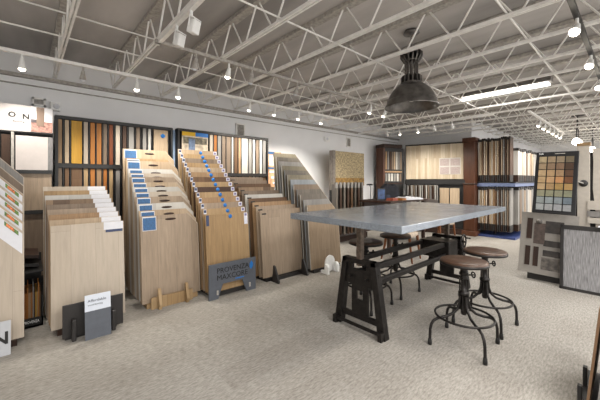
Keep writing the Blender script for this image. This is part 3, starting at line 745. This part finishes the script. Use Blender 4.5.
# ------------------------------------------------------------------ rack with golden slab against long wall
gx0, gx1 = xat(330, 4.62), xat(364, 4.5)
t = thing('slab_rack', 'dark rack topped by a thick speckled golden slab near the wall corner', 'rack', (gx0, 4.5, 0))
gw = gx1 - gx0
gold = pm('golden granite', (158, 142, 110), .6, noise=.32, nscale=26)
MB().box(0.05, gw, 0, .10, 1.42, 2.02).build('slab', gold, t)
MB().box(0.05, gw, -.004, .10, 1.24, 1.42).build('amber_band', pm('amber edge', (140, 108, 56), .6, noise=.35, nscale=14), t)
MB().box(-.02, 0.05, 0, .12, 1.15, 2.03).build('side_trim', pm('side trim grey', (128, 120, 112), .6, noise=.1), t)
MB().box(0, gw, -.1, .35, 0, .12).build('base', DARKW, t)
for x in (.02, gw - .06): MB().box(x, x + .04, .1, .16, .1, 1.25).build('upright', BLACK, t)
MB().box(0, gw, .02, .08, 1.19, 1.235).build('hanging_rail', BLACK, t)
cs = ['stone', 'dark', 'stone', 'dark', 'brown', 'stone', 'dark', 'stone']
for i in range(8):
    tt = thing('hanging_sample', '%s sample panel hanging under the golden slab, %s from the left' % (MATNAME[cs[i]], ORD[i]), 'sample panel',
               (xat(331.5, 4.4) + i * .108, 4.33 - .012 * i, .22), R(-28), 'sample panels under the golden slab')
    MB().box(0, .035, -.14, .14, 0, 1.06).build('panel', W_[cs[i]], tt)
    MB().box(-.003, .038, -.145, -.06, .98, 1.10).build('clip', W_['grey'], tt)
    
# ------------------------------------------------------------------ corner cabinet, far panel wall, column
DD = Vector((.743, -.669, 0)).normalized()     # facing the camera squarely
def facing(px, d): # point at pixel column px and depth d
    l = (px - 300) / FPX * d
    return (l * RT[0] + d * FW[0], l * RT[1] + d * FW[1])
ax, ay = xat(384.5, 4.55), 4.55
t = thing('corner_cabinet', 'dark red brown corner cabinet with two glazed rows of small samples', 'cabinet', (ax, ay, 0), R(-20))
MB().box(0, .62, 0, .02, .3, 2.24).build('black_back', BLACK, t)
MB().box(-.05, 0.0, -.02, .3, 0, 2.3).build('side_panel', MAHOG, t)
MB().box(-.07, .55, -.05, .3, 2.24, 2.34).build('cornice', DARKW, t, .01)
MB().box(.0, .58, -.01, .3, 1.26, 1.30).build('shelf', DARKW, t)
MB().box(.0, .58, -.01, .02, 1.58, 1.62).build('shelf', W_['tan'], t)
MB().box(0, .58, .02, .3, 0, .3).build('base', DARKW, t)
for r_, (z0, z1, n) in enumerate(((1.66, 2.14, 8), (1.34, 1.55, 6))):
    for i in range(n):
        c = (['tan', 'grey', 'dark', 'taupe', 'oak', 'white', 'grey', 'taupe'] if r_ == 0 else ['grey', 'white', 'white', 'grey', 'white', 'taupe'])[i]
        o = MB().box(0, .56 / n * .62, 0, .015, 0, z1 - z0).build('cabinet_sample', W_[c]); 
        p = Matrix.Translation((ax, ay, 0)) @ Matrix.Rotation(R(-20), 4, 'Z') @ Vector((.02 + i * .56 / n, -.022, z0))
        o.location = p; o.rotation_euler = (0, 0, R(-20))
        tag(o, '%s strip in the %s row of the corner cabinet, %s from left' % (MATNAME[c], ['upper', 'lower'][r_], ORD[i]), 'sample strip', '%s row of the corner cabinet' % ['upper', 'lower'][r_])

# light wood display wall, from (7.75,4.3) to (8.15,2.95)
P0 = Vector((7.77, 4.27, 0)); P1 = Vector((8.15, 2.93, 0)); u = (P1 - P0); PL = u.length; ang = math.atan2(u.y, u.x)
FM = Matrix.Translation(P0) @ Matrix.Rotation(ang, 4, 'Z')
t = thing('plank_display', 'tall display of light wood planks on a black stand against the far wall', 'display', M=FM)
PLK = wood('pale maple planks', (238, 222, 196), (208, 186, 156), row=.055, length=1.2, grain=.14)
MB().box(0, PL, 0, .03, 1.40, 2.30).build('plank_panel', PLK, t)
MB().box(-.03, PL + .03, .03, .06, .0, 2.34).build('back_board', BLACK, t)
MB().box(-.03, PL + .03, -.04, .06, 1.26, 1.38).build('black_shelf', BLACK, t)
MB().box(-.03, PL + .03, -.04, .06, 0, .14).build('plinth', DARKW, t)
MB().box(PL * .60, PL * .95, -.01, 0, 1.52, 1.94).build('sample_frame', W_['white'], t)
gm = pm('weave print', (160, 146, 142), .6, noise=.12, nscale=60)
for a, b in ((.61, .765), (.785, .94)):
    for z0, z1 in ((1.53, 1.71), (1.74, 1.92)): MB().box(PL * a, PL * b, -.014, -.01, z0, z1).build('sample_square', gm, t)
for i in range(15):
    c = ['grey', 'dark', 'white', 'taupe', 'grey', 'dark', 'white'][i % 7]
    tt = thing('hanging_sample', '%s sample hanging below the light wood planks, %s from the left' % (MATNAME[c], ORD[i]), 'sample panel',
               M=FM @ Matrix.Translation((.04 + i * PL * .56 / 15, -.10, .5)) @ Matrix.Rotation(R(25), 4, 'Z'), group='samples below the light wood planks')
    MB().box(0, .016, -.1, .06, 0, .74).build('panel', W_[c], tt)
    MB().tube([(.008, -.03, .74), (.008, -.02, .765)], .006, 6).build('hook', BLACK, tt)
for i in range(2):
    o = MB().box(0, PL * .155, 0, .02, 0, .75).build('sample_board', W_['oak']); o.matrix_basis = FM @ Matrix.Translation((PL * (.61 + .17 * i), -.065, .42))
    tag(o, 'pale tan wood board standing below the light wood planks, %s one' % ['left', 'right'][i], 'sample board', 'tan boards below the light wood planks')

x, y = 8.25, 2.80
t = thing('wood_column', 'tall reddish brown wooden column between plank display and hanging samples', 'column', (x, y, 0))
MB().box(-.13, .13, -.13, .13, .12, 2.3).build('shaft', MAHOG, t, .01)
MB().box(-.16, .16, -.16, .16, 0, .12).build('base', MAHOG, t, .01)
MB().box(-.155, .155, -.155, .155, 2.3, 2.42).build('capital', MAHOG, t, .02)
MB().box(-.15, .15, -.15, .15, 1.26, 1.30).build('band', DARKW, t, .01)

# ------------------------------------------------------------------ hanging sample gondola right of column
SH = pm('blue grey shelf', (98, 110, 142), .4, noise=.04)
t = thing('long_shelf', 'long blue grey shelf between the two tiers of hanging samples', 'shelf', (8.28, 1.88, 1.22))
m = MB().box(0, .3, 0, .8, 0, .08); m.box(.3, 5.2, 0, .46, 0, .08); m.build('shelf', SH, t)
m = MB().box(0, .3, -.01, .8, .08, .105); m.box(.3, 5.2, -.01, .46, .08, .105); m.build('shelf_lip', BLACK, t)
t = thing('blue_platform', 'low blue platform on the floor under the lower tier of hanging samples', 'platform', (8.28, 1.88, 0))
MB().box(0, 5.2, 0, .8, 0, .05).build('platform', pm('deep blue', (52, 66, 112), .4), t)
t = thing('sample_gondola', 'dark upright frame behind the two tiers of hanging samples', 'gondola', (0, 0, 0))
MB().box(8.9, 13.4, 2.35, 2.40, .05, 2.15).build('spine', CHAR, t)
MB().box(8.58, 13.4, 2.2, 2.23, 2.05, 2.08).build('top_rail', CHAR, t)
for x in (8.62, 10.5, 13.35): MB().box(x, x + .04, 2.36, 2.40, .05, 2.2).build('post', CHAR, t)
def hangers(n, xf, yf, z0, z1, cs, label, group, along, thick=.012):
    for i in range(n):
        c = cs[i % len(cs)]; q = i / (n - 1)
        if along == 'y':
            X, Y = xf, yf[0] + (yf[1] - yf[0]) * q; dims = (0, .26, 0, abs(yf[1] - yf[0]) / n * .62); clip = (-.012, .1, -.002, abs(yf[1] - yf[0]) / n * .62 + .002)
        else:
            X, Y = xf[0] + (xf[1] - xf[0]) * q, yf; dims = (0, (xf[1] - xf[0]) / n * .72, 0, .24); clip = (-.002, (xf[1] - xf[0]) / n * .72 + .002, -.012, .1)
        j = random.uniform(-.02, .02)
        tt = thing('hanging_sample', label % (MATNAME[c], ORD[i]), 'sample panel', (X, Y, z0), 0, group)
        MB().box(*dims, .16, z1 - z0 + j).build('panel', W_[c], tt)
        MB().box(*dims, 0, .16).build('lower_band', CHAR if i % 3 else DARKW, tt)
        MB().box(*clip, z1 - z0 + j - .05, z1 - z0 + j + .012).build('top_clip', CHAR, tt)
hangers(17, 8.30, (2.62, 1.98), 1.332, 2.36, ['ash', 'oak', 'brown', 'ash', 'oak', 'dark', 'oak', 'ash', 'tan', 'ash', 'oak', 'dark', 'greige', 'grey', 'dark', 'taupe', 'dark'],
        '%s sample in the upper end row right of the wooden column, %s from left', 'samples in the upper end row', 'y')
hangers(17, 8.30, (2.62, 1.98), .16, 1.19, ['white', 'oak', 'ash', 'tan', 'ash', 'dark', 'oak', 'ash', 'tan', 'brown', 'grey', 'dark', 'grey', 'taupe', 'grey', 'taupe', 'grey'],
        '%s sample in the lower end row right of the wooden column, %s from left', 'samples in the lower end row', 'y')
hangers(24, (8.62, 13.2), 1.9, 1.332, 2.12, ['white', 'white', 'ash', 'white', 'taupe', 'white', 'greige', 'oak'],
        '%s sample in the upper receding row of the gondola, %s from its near end', 'samples in the upper receding row', 'x')
hangers(24, (8.62, 13.2), 1.9, .16, 1.19, ['grey', 'taupe', 'grey', 'greige', 'grey', 'white', 'ash', 'grey'],
        '%s sample in the lower receding row of the gondola, %s from its near end', 'samples in the lower receding row', 'x')

# ------------------------------------------------------------------ right-hand displays
# tile board, faces the camera side (-X), leaning back
def facex(x, y, z, lean, rz=0):
    # local x runs to the right as seen (-Y), local y goes back (+X)
    return Matrix.Translation((x, y, z)) @ Matrix.Rotation(R(-90) + rz, 4, 'Z') @ Matrix.Rotation(-lean, 4, 'X')
MT = facex(5.02, .955, .935, R(13)) @ Matrix.Rotation(R(1.2), 4, 'Y')
t = thing('tile_board', 'black framed board of small tiles from cream to blue grey, leaning at right', 'tile board', M=MT)
MB().box(0, .435, 0, .03, 0, .83).build('frame', pm('jet black', (20, 20, 22), .5), t, .006)
rows = [[(196,176,140),(172,150,120),(160,142,116),(120,108,86)], [(176,152,120),(150,124,98),(140,112,88),(84,62,46)], [(206,176,134),(196,162,120),(176,144,108),(96,68,48)],
        [(204,172,128),(206,166,122),(206,152,102),(120,78,48)], [(206,176,134),(182,150,106),(178,146,88),(180,146,90)], [(160,158,130),(152,152,124),(148,148,122),(142,144,118)],
        [(158,166,164),(150,160,162),(142,152,156),(112,126,136)], [(176,180,180),(170,172,172),(166,168,170),(160,162,164)]]
for r_ in range(8):
    for c in range(4):
        z1 = .76 - r_ * .091; x0 = .04 + c * .091
        MB().box(x0, x0 + .078, -.008, 0, z1 - .081, z1).build('tile', pm('tile %d %d' % (r_, c), [v * .86 for v in rows[r_][c]], .4, noise=.06, nscale=30), t)
text('lettering', 'NA', WHITE, .035, t, (.03, -.002, .79)); 
MB().box(.2, .3, -.002, 0, .795, .805).build('caption_line', DULL, t)

MG = facex(5.10, 1.13, .11, R(10), R(2)) @ Matrix.Rotation(R(2), 4, 'Y')
t = thing('grey_panel', 'grey panel with dark pictures and wood chips leaning below the tile board', 'panel', M=MG)
MB().box(0, .60, 0, .02, 0, .82).build('board', pm('warm grey laminate', (142, 137, 130), .6, noise=.03), t)
DK = pm('dark photo', (40, 35, 32), .5, noise=.5, nscale=14); DK2 = pm('light photo', (80, 75, 70), .5, noise=.5, nscale=16)
for n_, m_, d in (('wood_chip', DARKW, (.07, .13, -.01, 0, .46, .74)), ('wood_chip', DARKW, (.07, .125, -.01, 0, .10, .36)), ('wood_chip', DARKW, (.16, .215, -.01, 0, .10, .36)),
                  ('picture', pm('brown figure', (72, 60, 54), .6, noise=.3, nscale=20), (.15, .27, -.006, 0, .40, .68)), ('picture', DK, (.27, .46, -.006, 0, .56, .72)),
                  ('picture', DK, (.26, .46, -.006, 0, .38, .46)), ('picture', DK, (.26, .46, -.006, 0, .25, .33)), ('picture', DK2, (.25, .45, -.006, 0, .07, .23))):
    MB().box(*d).build(n_, m_, t)
g = MB().lathe([(0, .006), (.035, .006), (.035, 0)], 16).xform(Matrix.Translation((.2, 0, .70)) @ Matrix.Rotation(R(90), 4, 'X')); g.build('round_picture', DK2, t)
t = thing('floor_easel', 'low dark support on the floor under the grey panel', 'easel', (5.12, .62, 0))
MB().box(.08, .30, -.05, .42, 0, .085).build('plinth', CHAR, t)

MC = facex(5.0, .67, 0, R(6))
t = thing('carpet_frame', 'black framed grey ribbed carpet sample standing on the floor at right edge', 'carpet sample', M=MC)
m = MB().box(0, 1.0, 0, .035, 0, .035); m.box(0, 1.0, 0, .035, .745, .80); m.box(0, .035, 0, .035, 0, .8); m.box(.965, 1, 0, .035, 0, .8)
m.build('frame', CHAR, t, .003)
MB().box(.03, .97, .008, .03, .03, .75).build('carpet_panel', pm('ribbed grey carpet', (138, 137, 138), .95, noise=.22, nscale=9, bump=.6, stretch=(14, 14, 1)), t)
o = MB().box(0, .20, -.05, .06, 0, .008).build('leaflet', PAPER); o.location = (5.04, .32, .805); o.rotation_euler = (0, 0, R(-90)); tag(o, 'small pale leaflet lying on top of the black carpet frame', 'leaflet')

# white post display tower
def ww(c): return pm('cream laminate', (188, 180, 168), .5, noise=.03)
t = thing('tower_display', 'cream post display tower with wooden top rising behind the carpet frame', 'display tower', (5.30, .0, 0))
ya, yb = yat(577.5, 5.33), yat(590, 5.33)
MB().box(0, .06, yb, ya, 0, 1.80).build('post', ww(0), t, .004)
MB().box(-.01, .08, yb - .01, ya + .005, 1.80, 1.84).build('wood_cap', W_['honey'], t)
MB().box(.062, .10, yb - .30, ya + .02, 0, 1.72).build('back_frame', CHAR, t)
yc, yd = yat(593.5, 5.33), yat(612, 5.33)
MB().prism([(yd, .0), (yc - .02, .0), (yc - .02, .95), (yc + .005, 1.25), (yc, 1.6), (yc + .008, 1.76), (yd, 1.76)], .02, .06, 'x').build('side_panel', ww(0), t)
MB().box(-.02, .018, -.6, yb + .02, .99, 1.10).build('cross_rail', ww(0), t)
MB().box(-.02, .018, -.6, yb + .02, .90, .97).build('cross_rail', W_['grey'], t)
MB().box(-.02, .018, -.6, yb + .02, .82, .89).build('cross_rail', ww(0), t)
hk = MB().lathe([(0, .012), (.04, .012), (.045, 0), (0, 0)], 20).xform(Matrix.Translation((0, (ya + yb) / 2, 1.32)) @ Matrix.Rotation(R(-90), 4, 'Y'))
hk.build('round_pull', CHAR, t)
MB().tube([(-.012, (ya + yb) / 2, 1.32), (-.05, ya + .03, 1.36), (-.07, ya + .13, 1.40)], .008, 6).build('pull_rod', DULL, t)

# foreground stack at bottom right
for i in range(4):
    M = Matrix.Translation((2.95, .206 - i * .045, .03 + .02 * i)) @ Matrix.Rotation(R(180), 4, 'Z') @ Matrix.Rotation(R(-5.5), 4, 'X')
    t = thing('sample_board', '%s board leaning at the bottom right corner, %s from the front' % (['brown', 'grey', 'dark', 'tan'][i], ORD[i]), 'sample board', group='boards at the bottom right corner', M=M)
    MB().box(0, .60, 0, .012, 0, .62 + .06 * i).build('board', W_[['brown', 'grey', 'dark', 'tan'][i]], t)
t = thing('display_stand', 'black stand with pegs holding boards at the bottom right corner', 'stand', (2.35, 0, 0))
MB().box(.02, .58, -.1, .24, 0, .028).build('base', BLACK, t)
for x in (.06, .33): MB().box(x, x + .035, .222, .243, 0, .15).build('peg', BLACK, t, .004)
